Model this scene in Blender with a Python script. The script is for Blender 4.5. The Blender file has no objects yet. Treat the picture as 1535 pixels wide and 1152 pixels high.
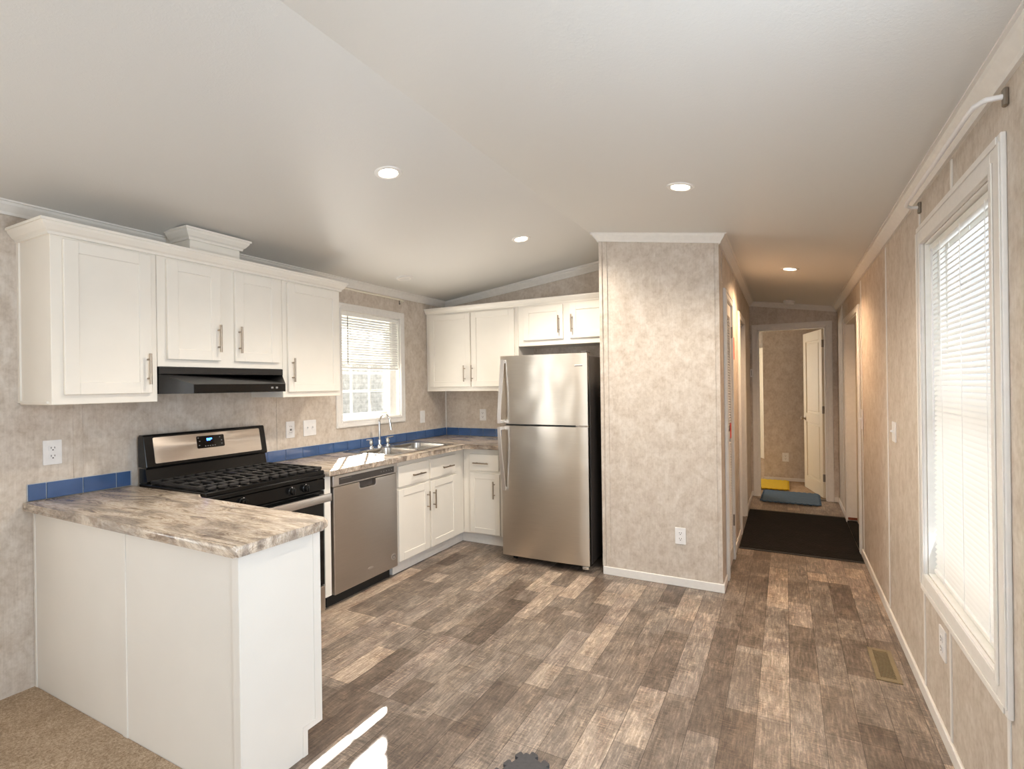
import bpy, bmesh, math, random
from mathutils import Matrix, Vector
random.seed(7)
S = bpy.context.scene
COL = S.collection

# ------------------------------------------------------------------ camera
YAW, PITCH, ROLL = 0.4845170, -0.00026, -0.01386
cam_d = bpy.data.cameras.new('camera')
cam = bpy.data.objects.new('camera', cam_d); COL.objects.link(cam); S.camera = cam
cam_d.sensor_fit = 'HORIZONTAL'; cam_d.sensor_width = 36.0
cam_d.lens = 36.0 * 778.72 / 1535.0
cam_d.clip_start = 0.05; cam_d.clip_end = 200
fw = Vector((-math.sin(YAW)*math.cos(PITCH), math.cos(YAW)*math.cos(PITCH), math.sin(PITCH)))
r0 = Vector((math.cos(YAW), math.sin(YAW), 0)); u0 = r0.cross(fw)
rr = r0*math.cos(ROLL) + u0*math.sin(ROLL); uu = -r0*math.sin(ROLL) + u0*math.cos(ROLL)
cam.matrix_world = Matrix(((rr.x, uu.x, -fw.x, 0), (rr.y, uu.y, -fw.y, 0), (rr.z, uu.z, -fw.z, 1.45), (0, 0, 0, 1)))

# ------------------------------------------------------------------ view, world, sun, daylight
S.view_settings.view_transform = 'Standard'; S.view_settings.look = 'None'
S.view_settings.gamma = 1.0; S.view_settings.use_curve_mapping = False
S.view_settings.exposure = 0.66
S.cycles.max_bounces = 10; S.cycles.diffuse_bounces = 6; S.cycles.transparent_max_bounces = 16
S.cycles.sample_clamp_indirect = 6.0
S.cycles.use_denoising = True
W = bpy.data.worlds.new('world'); S.world = W; W.use_nodes = True
W.node_tree.nodes['Background'].inputs[0].default_value = (0.86, 0.93, 1.0, 1)
W.node_tree.nodes['Background'].inputs[1].default_value = 0.75
def add_light(name, kind, loc, direction, energy, color=(1, 1, 1), **kw):
    d = bpy.data.lights.new(name, kind); d.energy = energy; d.color = color
    for k, v in kw.items(): setattr(d, k, v)
    o = bpy.data.objects.new(name, d); COL.objects.link(o); o.location = loc
    o.rotation_euler = Vector(direction).to_track_quat('-Z', 'Y').to_euler()
    return o
SUN_DIR = (1.05, -1.20, -1.0)
add_light('sun', 'SUN', (-8, 12, 8), SUN_DIR, 30.0, (1.0, 0.94, 0.84), angle=math.radians(0.6))
COOL = (0.87, 0.935, 1.0)
# daylight that comes in through the windows of the room (sky through each opening), plus one added fill window
add_light('window_daylight_near', 'AREA', (-1.35, -3.28, 1.4), (0, 1, .35), 22, COOL, shape='RECTANGLE', size=2.6, size_y=1.6)
add_light('window_daylight_left', 'AREA', (-3.34, -0.63, 1.34), (1, .15, .1), 18, COOL, shape='RECTANGLE', size=0.85, size_y=1.4)
add_light('window_daylight_right', 'AREA', (0.75, 2.45, 1.32), (-1, 0, .3), 3.6, COOL, shape='RECTANGLE', size=0.85, size_y=1.45)
add_light('window_daylight_living', 'AREA', (0.66, .68, 1.33), (-1, .6, -.22), 38, (.75, .87, 1.0), shape='RECTANGLE', size=0.95, size_y=1.4)  # fill lamp at an added, unseen window; brightens the peninsula end and cabinets
add_light('window_daylight_kitchen', 'AREA', (-3.62, 3.5, 1.05), (1, -.1, 1.1), 34, (1, .95, .88), shape='RECTANGLE', size=0.7, size_y=0.5)
add_light('bedroom_daylight', 'AREA', (-2.3, 9.6, 1.5), (1, -0.2, 0), 30, (1, 0.93, 0.82), shape='RECTANGLE', size=1.2, size_y=1.2)

# ------------------------------------------------------------------ materials
def s2l(c):
    return tuple(((x/255)/12.92 if x/255 <= .04045 else ((x/255+.055)/1.055)**2.4) for x in c) + (1.0,)
class NT:
    def __init__(self, name):
        self.m = bpy.data.materials.new(name); self.m.use_nodes = True
        self.t = self.m.node_tree; self.n = self.t.nodes; self.b = self.n['Principled BSDF']
        self.out = self.n['Material Output']
    def new(self, typ, **kw):
        n = self.n.new(typ)
        for k, v in kw.items():
            if k in n.inputs: n.inputs[k].default_value = v
            else: setattr(n, k, v)
        return n
    def link(self, a, b): self.t.links.new(a, b)
    def coord(self, scale=(1, 1, 1), rot=(0, 0, 0)):
        tc = self.new('ShaderNodeTexCoord'); mp = self.new('ShaderNodeMapping')
        mp.inputs['Scale'].default_value = scale; mp.inputs['Rotation'].default_value = rot
        self.link(tc.outputs['Object'], mp.inputs['Vector']); return mp.outputs['Vector']
    def noise(self, vec, scale, detail=4, rough=.55, dist=0):
        n = self.new('ShaderNodeTexNoise'); n.inputs['Scale'].default_value = scale
        n.inputs['Detail'].default_value = detail; n.inputs['Roughness'].default_value = rough
        n.inputs['Distortion'].default_value = dist
        self.link(vec, n.inputs['Vector']); return n.outputs['Fac']
    def ramp(self, fac, stops):
        r = self.new('ShaderNodeValToRGB'); e = r.color_ramp.elements
        while len(e) < len(stops): e.new(0.5)
        for k, (p, c) in enumerate(stops):
            e[k].position = p; e[k].color = c if len(c) == 4 else s2l(c)
        self.link(fac, r.inputs['Fac']); return r.outputs['Color']
    def mix(self, fac, a, b, mode='MIX'):
        n = self.new('ShaderNodeMix'); n.data_type = 'RGBA'; n.blend_type = mode
        for sock, v in ((n.inputs[0], fac), (n.inputs[6], a), (n.inputs[7], b)):
            if hasattr(v, 'is_linked'): self.link(v, sock)
            else: sock.default_value = v
        return n.outputs[2]
    def bump(self, h, strength=.2, dist=.002):
        n = self.new('ShaderNodeBump'); n.inputs['Strength'].default_value = strength
        n.inputs['Distance'].default_value = dist; self.link(h, n.inputs['Height'])
        self.link(n.outputs['Normal'], self.b.inputs['Normal']); return n
    def base(self, c):
        if hasattr(c, 'is_linked'): self.link(c, self.b.inputs['Base Color'])
        else: self.b.inputs['Base Color'].default_value = c
def plain(name, rgb, rough=.5, metal=0, wear=.03, scale=30, spec=.5, coat=0, emit=None, es=0):
    t = NT(name); c = s2l(rgb)
    f = t.noise(t.coord(), scale, 3)
    lo = tuple(x*(1-wear) for x in c[:3])+(1,); hi = tuple(min(1, x*(1+wear)) for x in c[:3])+(1,)
    t.base(t.ramp(f, [(.3, lo), (.7, hi)]))
    t.b.inputs['Roughness'].default_value = rough; t.b.inputs['Metallic'].default_value = metal
    t.b.inputs['Specular IOR Level'].default_value = spec; t.b.inputs['Coat Weight'].default_value = coat
    if emit:
        t.b.inputs['Emission Color'].default_value = s2l(emit); t.b.inputs['Emission Strength'].default_value = es
    return t.m
def m_wall():
    t = NT('mottled_wallpaper'); v = t.coord((1, 1, .85))
    a = t.noise(v, 11, 5, .6, .5); b = t.noise(v, 42, 4, .65, .3); w = t.noise(t.coord((50, 50, 3)), 3, 3)
    c1 = t.ramp(a, [(.34, (184, 169, 153)), (.5, (203, 191, 177)), (.66, (217, 208, 197))])
    c2 = t.ramp(b, [(.34, (180, 166, 150)), (.52, (205, 194, 181)), (.7, (217, 209, 199))])
    c = t.mix(.45, c1, c2); c3 = t.ramp(w, [(.3, (225, 222, 219)), (.7, (255, 255, 255))])
    t.base(t.mix(.4, c, c3, 'MULTIPLY')); t.b.inputs['Roughness'].default_value = .55
    t.bump(b, .05, .001); return t.m
def m_ceiling():
    t = NT('textured_ceiling_paint'); v = t.coord()
    a = t.noise(v, 60, 6, .65, 1.2)
    t.base(s2l((212, 210, 205))); t.b.inputs['Roughness'].default_value = .5
    t.bump(t.ramp(a, [(.45, (0, 0, 0)), (.62, (255, 255, 255))]), .16, .0015); return t.m
def m_floor():
    t = NT('weathered_plank_vinyl'); tc = t.new('ShaderNodeTexCoord'); sp = t.new('ShaderNodeSeparateXYZ'); cb = t.new('ShaderNodeCombineXYZ')
    t.link(tc.outputs['Object'], sp.inputs[0]); t.link(sp.outputs[1], cb.inputs[0]); t.link(sp.outputs[0], cb.inputs[1])
    def brick(w, h, off, fr):
        b = t.new('ShaderNodeTexBrick', offset=off, offset_frequency=fr, squash=1.0)
        for k, v in (('Scale', 1.0), ('Mortar Size', .0012), ('Brick Width', w), ('Row Height', h), ('Bias', 0.0), ('Mortar Smooth', .3)): b.inputs[k].default_value = v
        b.inputs['Color1'].default_value = (0, 0, 0, 1); b.inputs['Color2'].default_value = (1, 1, 1, 1); b.inputs['Mortar'].default_value = (.25, .25, .25, 1)
        t.link(cb.outputs[0], b.inputs['Vector']); return b
    b1 = brick(.62, .127, .37, 3); b2 = brick(.41, .127, .61, 2)
    pl = t.mix(.45, b1.outputs['Color'], b2.outputs['Color'])
    along = t.noise(t.coord((24, 2.2, 1)), 4, 7, .75, .3); cross = t.noise(t.coord((3, 30, 1)), 4, 6, .78, .3)
    cloud = t.noise(t.coord((1.6, .8, 1)), 5, 6, .7, .8); spk = t.noise(t.coord((1, .6, 1)), 130, 3, .7); patch = t.noise(t.coord((7, 3, 1)), 1.6, 5, .72, .5)
    c = t.ramp(pl, [(.1, (132, 117, 106)), (.36, (162, 147, 134)), (.62, (186, 174, 163)), (.9, (216, 208, 198))])
    g = t.ramp(along, [(.36, (84, 78, 74)), (.5, (150, 146, 142)), (.64, (226, 222, 216))]); c = t.mix(.55, c, g, 'OVERLAY')
    x = t.ramp(cross, [(.38, (84, 77, 72)), (.5, (140, 136, 132)), (.62, (216, 212, 206))])
    wx = t.ramp(patch, [(.42, (0, 0, 0)), (.62, (255, 255, 255))])
    c = t.mix(t.mix(1.0, wx, (.75, .75, .75, 1), 'MULTIPLY'), c, t.mix(.9, c, x, 'OVERLAY'))
    k = t.ramp(cloud, [(.36, (92, 80, 72)), (.5, (132, 130, 128)), (.64, (196, 190, 182))]); c = t.mix(.5, c, k, 'OVERLAY')
    s = t.ramp(spk, [(.36, (84, 78, 74)), (.6, (172, 168, 164))]); c = t.mix(.34, c, s, 'OVERLAY')
    mo = t.ramp(b1.outputs['Fac'], [(0, (255, 255, 255)), (1, (150, 140, 132))])
    t.base(t.mix(1.0, c, mo, 'MULTIPLY')); t.b.inputs['Roughness'].default_value = .36; t.b.inputs['Specular IOR Level'].default_value = .45
    t.bump(along, .12, .001); return t.m
def m_carpet():
    t = NT('tan_carpet'); v = t.coord()
    a = t.noise(v, 125, 4, .85); b = t.noise(v, 5, 3)
    c = t.ramp(a, [(.36, (150, 124, 97)), (.64, (222, 198, 170))]); k = t.ramp(b, [(.3, (225, 222, 218)), (.7, (255, 255, 255))])
    t.base(t.mix(1, c, k, 'MULTIPLY')); t.b.inputs['Roughness'].default_value = .95; t.b.inputs['Specular IOR Level'].default_value = .1
    t.bump(a, .9, .006); return t.m
def m_laminate():
    t = NT('marbled_laminate'); v = t.coord((.8, 3.2, 1.6), (0, 0, .5))
    a = t.noise(v, 4.0, 9, .62, 2.2); b = t.noise(t.coord((.9, 5.5, 2), (0, 0, .75)), 7, 8, .66, 2.0); d = t.noise(v, 2.4, 5, .55, 1.4)
    c1 = t.ramp(a, [(.34, (112, 96, 84)), (.43, (168, 148, 130)), (.48, (222, 208, 190)), (.54, (176, 158, 142)), (.6, (224, 212, 198)), (.7, (160, 146, 134))])
    c2 = t.ramp(b, [(.36, (120, 102, 88)), (.46, (196, 180, 162)), (.53, (228, 218, 204)), (.62, (184, 170, 156))])
    c = t.mix(.36, c1, c2); k = t.ramp(d, [(.40, (156, 150, 148)), (.54, (255, 253, 248))])
    t.base(t.mix(.7, c, k, 'MULTIPLY')); t.b.inputs['Roughness'].default_value = .22; t.b.inputs['Specular IOR Level'].default_value = .5
    return t.m
def m_steel(name, rgb, rough=.3, grain=(2, 2, 260), wave=0, metal=1.0, aniso=0, rot=0):
    t = NT(name); f = t.noise(t.coord(grain), 3, 3, .6); c = s2l(rgb)
    t.base(t.ramp(f, [(.3, tuple(x*.94 for x in c[:3])+(1,)), (.7, tuple(min(1, x*1.04) for x in c[:3])+(1,))]))
    t.b.inputs['Metallic'].default_value = metal; t.b.inputs['Roughness'].default_value = rough
    if aniso:
        t.b.inputs['Anisotropic'].default_value = aniso; t.b.inputs['Anisotropic Rotation'].default_value = rot
        tg = t.new('ShaderNodeTangent'); tg.direction_type = 'RADIAL'; tg.axis = 'Z'; t.link(tg.outputs[0], t.b.inputs['Tangent'])
    if wave:
        wv = t.noise(t.coord((1.2, 1.2, 1.1)), 3.0, 1, .4); t.bump(wv, wave, .05)
    return t.m
def m_glass():
    t = NT('window_glass'); t.n.remove(t.b)
    tr = t.new('ShaderNodeBsdfTransparent'); gl = t.new('ShaderNodeBsdfGlossy'); gl.inputs['Roughness'].default_value = .02
    mx = t.new('ShaderNodeMixShader'); mx.inputs[0].default_value = .05; t.link(tr.outputs[0], mx.inputs[1]); t.link(gl.outputs[0], mx.inputs[2])
    t.link(mx.outputs[0], t.out.inputs['Surface']); return t.m
def m_slat():
    t = NT('blind_slat_vinyl'); t.b.inputs['Roughness'].default_value = .5; t.base(s2l((240, 239, 236)))
    tl = t.new('ShaderNodeBsdfTranslucent'); tl.inputs['Color'].default_value = s2l((250, 249, 246)); mx = t.new('ShaderNodeMixShader'); mx.inputs[0].default_value = .12
    t.link(t.b.outputs[0], mx.inputs[1]); t.link(tl.outputs[0], mx.inputs[2]); t.link(mx.outputs[0], t.out.inputs['Surface']); return t.m
def m_emit(name, rgb, s): return plain(name, rgb, .4, emit=rgb, es=s)
def m_mat():
    t = NT('black_rubber_mat'); v = t.coord(); vo = t.new('ShaderNodeTexVoronoi'); vo.inputs['Scale'].default_value = 55; t.link(v, vo.inputs['Vector'])
    n = t.noise(v, 6, 6, .7); k = t.noise(t.coord((40, 40, 1)), 4, 2)
    c = t.ramp(n, [(.35, (20, 17, 15)), (.62, (30, 26, 24)), (.78, (52, 46, 42))]); t.base(c)
    t.b.inputs['Roughness'].default_value = .9; t.b.inputs['Specular IOR Level'].default_value = .2; t.bump(vo.outputs['Distance'], .8, .004); return t.m
def m_siding():
    t = NT('grey_siding'); w = t.new('ShaderNodeTexWave'); w.bands_direction = 'Z'; w.wave_profile = 'SAW'; w.inputs['Scale'].default_value = 2.2; t.link(t.coord(), w.inputs['Vector'])
    n = t.noise(t.coord((1, 1, 1)), 6, 6, .7)
    c = t.ramp(w.outputs['Fac'], [(0, (232, 233, 232)), (.9, (244, 244, 242)), (1, (214, 214, 214))]); k = t.ramp(n, [(.35, (190, 192, 190)), (.65, (255, 255, 255))])
    t.base(t.mix(.8, c, k, 'MULTIPLY')); t.b.inputs['Roughness'].default_value = .8; return t.m
M = dict(
    wall=m_wall(), ceil=m_ceiling(), floor=m_floor(), carpet=m_carpet(), lam=m_laminate(),
    trim=plain('white_trim_paint', (228, 224, 218), .4), crown=plain('crown_paint', (226, 222, 215), .4),
    cab=plain('white_cabinet_paint', (236, 230, 219), .38, wear=.015, scale=6), cabin=plain('cabinet_inside', (196, 186, 172), .6),
    panel=plain('white_island_panel', (226, 221, 212), .45, wear=.015, scale=4),
    steel=m_steel('brushed_steel_fridge', (208, 200, 188), .29, (2, 2, 160), .16, aniso=.75, rot=.25), steel2=m_steel('brushed_steel_appliance', (198, 190, 182), .32, (2, 2, 160), .14, aniso=.6, rot=.25),
    steel3=m_steel('satin_steel_trim', (218, 213, 209), .38), nickel=m_steel('brushed_nickel', (168, 154, 138), .34), chrome=plain('chrome', (226, 228, 230), .08, 1, wear=.01),
    sink=m_steel('sink_steel', (196, 192, 186), .26, (90, 4, 4)), hinge=m_steel('dull_hinge_metal', (150, 140, 128), .45),
    black=plain('black_enamel', (15, 15, 15), .2, wear=.1, spec=.35), hoodblk=plain('satin_black', (30, 29, 29), .36, wear=.1), blackm=plain('matte_black', (24, 23, 22), .6, wear=.15), iron=plain('cast_iron_grate', (36, 34, 33), .5, wear=.2, scale=60),
    ovglass=plain('black_oven_glass', (10, 10, 10), .06, wear=.05), fside=plain('dark_grey_fridge_side', (72, 66, 62), .4), gasket=plain('grey_gasket', (92, 90, 92), .5),
    tile=plain('blue_glazed_tile', (62, 90, 134), .08, wear=.12, scale=9, coat=.4), grout=plain('pale_grout', (178, 184, 192), .8),
    plate=plain('white_plastic', (232, 230, 228), .35), slot=plain('dark_slot', (50, 44, 40), .6), vinyl=plain('white_vinyl_frame', (240, 238, 232), .35),
    glass=m_glass(), slat=m_slat(), lens=m_emit('lit_lens', (255, 240, 214), 14.0), rod=plain('cream_rod', (226, 218, 202), .4),
    blue=plain('blue_foam', (78, 102, 126), .8, wear=.08), yellow=plain('yellow_foam', (214, 178, 22), .75, wear=.06), green=plain('green_foam', (60, 132, 88), .8),
    greyfoam=plain('grey_foam', (72, 70, 70), .85, wear=.12, scale=80), mat=m_mat(), brass=plain('brown_register_paint', (132, 116, 88), .45, wear=.08), dark=plain('duct_dark', (40, 36, 30), .8),
    door=plain('cream_door_paint', (226, 214, 190), .45, wear=.01), red=plain('red_print', (200, 52, 40), .5), whitepaper=plain('white_paper', (230, 228, 224), .6), rust=plain('rusty_wood', (128, 66, 40), .8, wear=.3),
    digits=m_emit('blue_digits', (70, 140, 255), 6.0), marks=plain('grey_print', (128, 126, 124), .5), dw=plain('dark_grey_control_panel', (72, 66, 62), .35),
    cord=plain('white_cord', (252, 252, 250), .6, wear=.0), siding=m_siding(), ground=plain('outdoor_ground', (150, 146, 132), .9, wear=.2, scale=3), louver=plain('white_louver_paint', (212, 206, 198), .45))

# ------------------------------------------------------------------ mesh building
ROOT = {}
class MB:
    def __init__(self): self.bm = bmesh.new()
    def _merge(self, b):
        me = bpy.data.meshes.new('t'); b.to_mesh(me); b.free(); self.bm.from_mesh(me); bpy.data.meshes.remove(me)
    def box(self, x0, x1, y0, y1, z0, z1, bev=0, seg=1, f=None):
        b = bmesh.new(); bmesh.ops.create_cube(b, size=1)
        for v in b.verts:
            v.co = Vector(((x0+x1)/2+v.co.x*(x1-x0), (y0+y1)/2+v.co.y*(y1-y0), (z0+z1)/2+v.co.z*(z1-z0)))
        if bev:
            bev = min(bev, .45*min(abs(x1-x0), abs(y1-y0), abs(z1-z0)))
            bmesh.ops.bevel(b, geom=list(b.edges), offset=bev, segments=seg, affect='EDGES', profile=.5)
        if f:
            for v in b.verts: v.co = Vector(f(*v.co))
        self._merge(b); return self
    def prism(self, poly, a0, a1, f, bev=0, seg=2):
        """poly: list of (u, v); extruded along w from a0 to a1; f(u, v, w) -> xyz"""
        b = bmesh.new(); lo = [b.verts.new((u, v, a0)) for u, v in poly]; hi = [b.verts.new((u, v, a1)) for u, v in poly]
        b.faces.new(lo[::-1]); b.faces.new(hi); n = len(poly)
        for i in range(n): b.faces.new((lo[i], lo[(i+1) % n], hi[(i+1) % n], hi[i]))
        if bev:
            ed = [e for e in b.edges if abs(e.verts[0].co.z-e.verts[1].co.z) < 1e-6]
            bmesh.ops.bevel(b, geom=ed, offset=bev, segments=seg, affect='EDGES', profile=.5)
        for v in b.verts: v.co = Vector(f(*v.co))
        self._merge(b); return self
    def cyl(self, p0, p1, r0, r1=None, n=20):
        p0, p1 = Vector(p0), Vector(p1); r1 = r0 if r1 is None else r1
        b = bmesh.new(); bmesh.ops.create_cone(b, cap_ends=True, segments=n, radius1=r0, radius2=r1, depth=(p1-p0).length)
        q = (p1-p0).to_track_quat('Z', 'Y').to_matrix().to_4x4(); mt = Matrix.Translation((p0+p1)/2) @ q
        bmesh.ops.transform(b, matrix=mt, verts=b.verts); self._merge(b); return self
    def lathe(self, prof, origin, axis=(0, 0, 1), n=28):
        """prof: list of (r, h) along the axis"""
        b = bmesh.new(); rings = []
        for r, h in prof:
            rings.append([b.verts.new((r*math.cos(2*math.pi*k/n), r*math.sin(2*math.pi*k/n), h)) for k in range(n)] if r > 1e-6 else [b.verts.new((0, 0, h))])
        for A, B in zip(rings, rings[1:]):
            for k in range(n):
                a = A if len(A) == 1 else [A[k], A[(k+1) % n]]; c = B if len(B) == 1 else [B[(k+1) % n], B[k]]
                vs = list(a)+list(c)
                if len(vs) >= 3: b.faces.new(vs)
        mt = Matrix.Translation(origin) @ Vector(axis).to_track_quat('Z', 'Y').to_matrix().to_4x4()
        bmesh.ops.transform(b, matrix=mt, verts=b.verts); self._merge(b); return self
    def tube(self, pts, r, n=12):
        pts = [Vector(p) for p in pts]; b = bmesh.new(); rings = []; up = None
        for i, p in enumerate(pts):
            d = (pts[min(i+1, len(pts)-1)]-pts[max(i-1, 0)]).normalized()
            if up is None: up = d.orthogonal().normalized()
            up = (up - d*up.dot(d)).normalized(); s = d.cross(up); rad = r[i] if isinstance(r, (list, tuple)) else r
            rings.append([b.verts.new(p + (up*math.cos(2*math.pi*k/n) + s*math.sin(2*math.pi*k/n))*rad) for k in range(n)])
        for A, B in zip(rings, rings[1:]):
            for k in range(n): b.faces.new((A[k], A[(k+1) % n], B[(k+1) % n], B[k]))
        b.faces.new(rings[0][::-1]); b.faces.new(rings[-1]); self._merge(b); return self
    def loft(self, rings, close=True, cap0=False, cap1=False):
        b = bmesh.new(); R = [[b.verts.new(p) for p in ring] for ring in rings]; n = len(R[0])
        for A, B in zip(R, R[1:]):
            for k in range(n if close else n-1): b.faces.new((A[k], A[(k+1) % n], B[(k+1) % n], B[k]))
        if cap0: b.faces.new(R[0][::-1])
        if cap1: b.faces.new(R[-1])
        self._merge(b); return self
    def build(self, name, mat, parent=None, smooth=False, flip=True):
        if flip: bmesh.ops.recalc_face_normals(self.bm, faces=self.bm.faces)
        root = ROOT.get(parent.name) if parent else None
        if root is not None: bmesh.ops.transform(self.bm, matrix=root.inverted(), verts=self.bm.verts)
        me = bpy.data.meshes.new(name); self.bm.to_mesh(me); self.bm.free()
        me.materials.append(M[mat] if isinstance(mat, str) else mat)
        if smooth:
            for p in me.polygons: p.use_smooth = True
            me.set_sharp_from_angle(angle=math.radians(40))
        o = bpy.data.objects.new(name, me); COL.objects.link(o)
        if parent:
            o.parent = parent; ROOT[o.name] = root
        return o
def B(*a, **k): return MB().box(*a, **k)
def tag(o, label, cat, group=None):
    o['label'] = label; o['category'] = cat
    if group: o['group'] = group
    return o
def thing(name, label, cat, loc=(0, 0, 0), rz=0, group=None):
    o = bpy.data.objects.new(name, None); COL.objects.link(o); o.location = loc; o.rotation_euler = (0, 0, rz); o.empty_display_size = .1
    ROOT[o.name] = Matrix.Translation(loc) @ Matrix.Rotation(rz, 4, 'Z'); return tag(o, label, cat, group)
def struct(name, mb, mat, parent=None, **k):
    o = mb.build(name, mat, parent, **k)
    if not parent: o['kind'] = 'structure'
    return o
def boolean_cut(o, cutter_mb):
    c = cutter_mb.build('cutter', 'dark'); bpy.context.view_layer.update()
    m = o.modifiers.new('b', 'BOOLEAN'); m.operation = 'DIFFERENCE'; m.solver = 'EXACT'; m.object = c
    c.matrix_world = o.matrix_world if o.parent is None else ROOT[o.name]
    c.data.transform(c.matrix_world.inverted()); bpy.context.view_layer.update()
    ev = o.evaluated_get(bpy.context.evaluated_depsgraph_get()); me = bpy.data.meshes.new_from_object(ev)
    o.modifiers.clear(); o.data = me; bpy.data.objects.remove(c)
LEFT = lambda u, v, w: (XL + w, u, v)          # on the left wall: u = Y, v = Z, w out of the wall
BACK = lambda u, v, w: (u, YB - w, v)          # on the back wall: u = X, v = Z
RIGHT = lambda u, v, w: (XR - w, u, v)

# ------------------------------------------------------------------ room dimensions
XL, XR, YB, YP, XH, YE, YN = -3.255, 0.55, 4.64, 3.82, -0.395, 7.24, -3.2
XPL = -1.243
RX, RZ = -1.31, 2.595
def ceil_z(x): return RZ - .1316*(RX-x) if x < RX else RZ - .1516*(x-RX)
T = .12
_tn = [0]
def trim_name(): _tn[0] += 1; return 'trim_%d' % _tn[0]

# floor, carpet, ceiling
struct('floor', B(XL-.0, XR+.13, 1.15, YE+.1, -.06, 0).box(-1.66, XR, YN, 1.15, -.06, 0), 'floor')
struct('floor_carpet', B(XL, -1.66, YN, 1.15, -.06, .012), 'carpet')
struct('floor_bedroom', B(-2.6, XR, YE+.1, 11.6, -.06, .006), 'carpet')
def ceil_prism(x0, x1, y0, y1):
    xs = [x0] + ([RX] if x0 < RX < x1 else []) + [x1]
    poly = [(x, ceil_z(x)) for x in xs] + [(x, ceil_z(x)+.1) for x in reversed(xs)]
    return MB().prism(poly, y0, y1, lambda u, v, w: (u, w, v))
struct('ceiling', ceil_prism(XL-T, XR+T, YN-T, 11.7), 'ceil')
# walls along Y (flat top): list of rects around openings
def wall_y(name, x0, x1, y0, y1, holes, ztop, mat='wall'):
    mb = MB(); ys = sorted(set([y0, y1] + [h[0] for h in holes] + [h[1] for h in holes]))
    for a, b in zip(ys, ys[1:]):
        h = next((h for h in holes if h[0] <= a and b <= h[1]), None)
        if not h: mb.box(x0, x1, a, b, 0, ztop)
        else:
            if h[2] > 0: mb.box(x0, x1, a, b, 0, h[2])
            mb.box(x0, x1, a, b, h[3], ztop)
    return struct(name, mb, mat)
K0, K1, KZ0, KZ1 = 3.145, 3.885, 1.17, 2.085          # kitchen window opening
W0, W1, WZ0, WZ1 = 2.00, 2.885, .585, 2.045             # right window opening
L0, L1, LZ0, LZ1 = -1.1, -.15, .6, 2.08               # living room window on the left wall
D0, D1, DZ = 5.20, 6.26, 2.02                         # entry door opening on the right
H0, H1, HZ = 5.40, 6.10, 2.05                         # bath doorway in the hall
F0, F1, FZ = 4.13, 4.57, 2.06                         # furnace closet door
wall_y('wall_left', XL-T, XL, YN, YB+T, [(K0, K1, KZ0, KZ1), (L0, L1, LZ0, LZ1)], ceil_z(XL)+.02)
wall_y('wall_right', XR, XR+T, YN, 11.6, [(W0, W1, WZ0, WZ1), (D0, D1, 0, DZ), (.18, 1.18, .6, 2.05)], ceil_z(XR)+.02)
wall_y('wall_hall', XH-.08, XH, YP, YE, [(H0, H1, 0, HZ), (F0, F1, 0, FZ)], ceil_z(XH-.08)+.01)
def wall_x(name, x0, x1, y0, y1, hole=None, mat='wall'):
    mb = MB(); f = lambda u, v, w: (u, w, v)
    def seg(a, b, zb):
        xs = [a] + ([RX] if a < RX < b else []) + [b]
        mb.prism([(a, zb), (b, zb)] + [(x, ceil_z(x)+.02) for x in reversed(xs)], y0, y1, f)
    if hole: seg(x0, hole[0], 0); seg(hole[1], x1, 0); seg(hole[0], hole[1], hole[3]); 
    else: seg(x0, x1, 0)
    if hole and hole[2] > 0: mb.box(hole[0], hole[1], y0, y1, 0, hole[2])
    return struct(name, mb, mat)
wall_x('wall_back', XL, XPL+.0, YB, YB+T)
wall_x('wall_closet', XPL, XH-.08, YP, YP+.09)
wall_y('wall_alcove', XPL, XPL+.09, YP+.09, YB+T, [], ceil_z(XPL)+.0)
EX0, EX1, EZ = -.306, .432, 2.09
wall_x('wall_end', XH-.08, XR, YE, YE+.1, (EX0, EX1, 0, EZ))
wall_x('wall_near', XL-T, XR+T, YN-T, YN, (-2.65, -.05, .6, 2.2))
wall_x('wall_bedroom', -.29, XR, 8.46, 8.55)
wall_x('wall_bedroom_far', -2.6, XR, 11.6, 11.7)
wall_y('wall_bedroom_left', -2.7, -2.6, YE, 11.6, [(9.0, 10.2, .9, 2.0)], 2.4)
wall_x('wall_bedroom_near', -2.6, XH-.08, YE, YE+.1)
wall_x('wall_bath', -1.9, XH-.08, 6.5, 6.58)
wall_y('wall_bath_left', -1.95, -1.9, 4.76, 6.5, [], 2.4)
wall_x('wall_bath_near', -1.9, XH-.08, 4.8, 4.88)

# crown mouldings, sloped where the ceiling slopes
CR = [(0, -.058), (.012, -.058), (.016, -.046), (.040, -.016), (.044, -.004), (.055, -.004), (.055, .03), (0, .03)]
def crown(p0, p1, n, m0=0, m1=0):
    """m0, m1: mitre at each end (+1 widens with depth, -1 narrows)"""
    p0, p1, n = Vector(p0), Vector(p1), Vector(n); d = (p1-p0).normalized()
    return struct(trim_name(), MB().loft([[p0+n*a+Vector((0, 0, h))-d*a*m0 for a, h in CR], [p1+n*a+Vector((0, 0, h))+d*a*m1 for a, h in CR]], True, True, True), 'crown')
cl = ceil_z(XL+.04); 
crown((XL, YN, cl-.002), (XL, YB, cl-.002), (1, 0, 0), 0, -1)
crown((XL, YB, ceil_z(XL)), (XPL, YB, ceil_z(XPL)), (0, -1, 0), -1, 0)
crown((XPL, YP, ceil_z(XPL)), (RX+.067, YP, ceil_z(XPL)), (0, -1, 0), 1, 0) if False else None
crown((XPL, YP, ceil_z(XPL)), (XH, YP, ceil_z(XH)), (0, -1, 0), 1, 1)
zc = ceil_z(XH+.04)
crown((XH, YP, zc), (XH, YE, zc), (1, 0, 0), 1, -1)
crown((XPL, YB, ceil_z(XPL)-.005), (XPL, YP, ceil_z(XPL)-.005), (-1, 0, 0), 0, 1)
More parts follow.
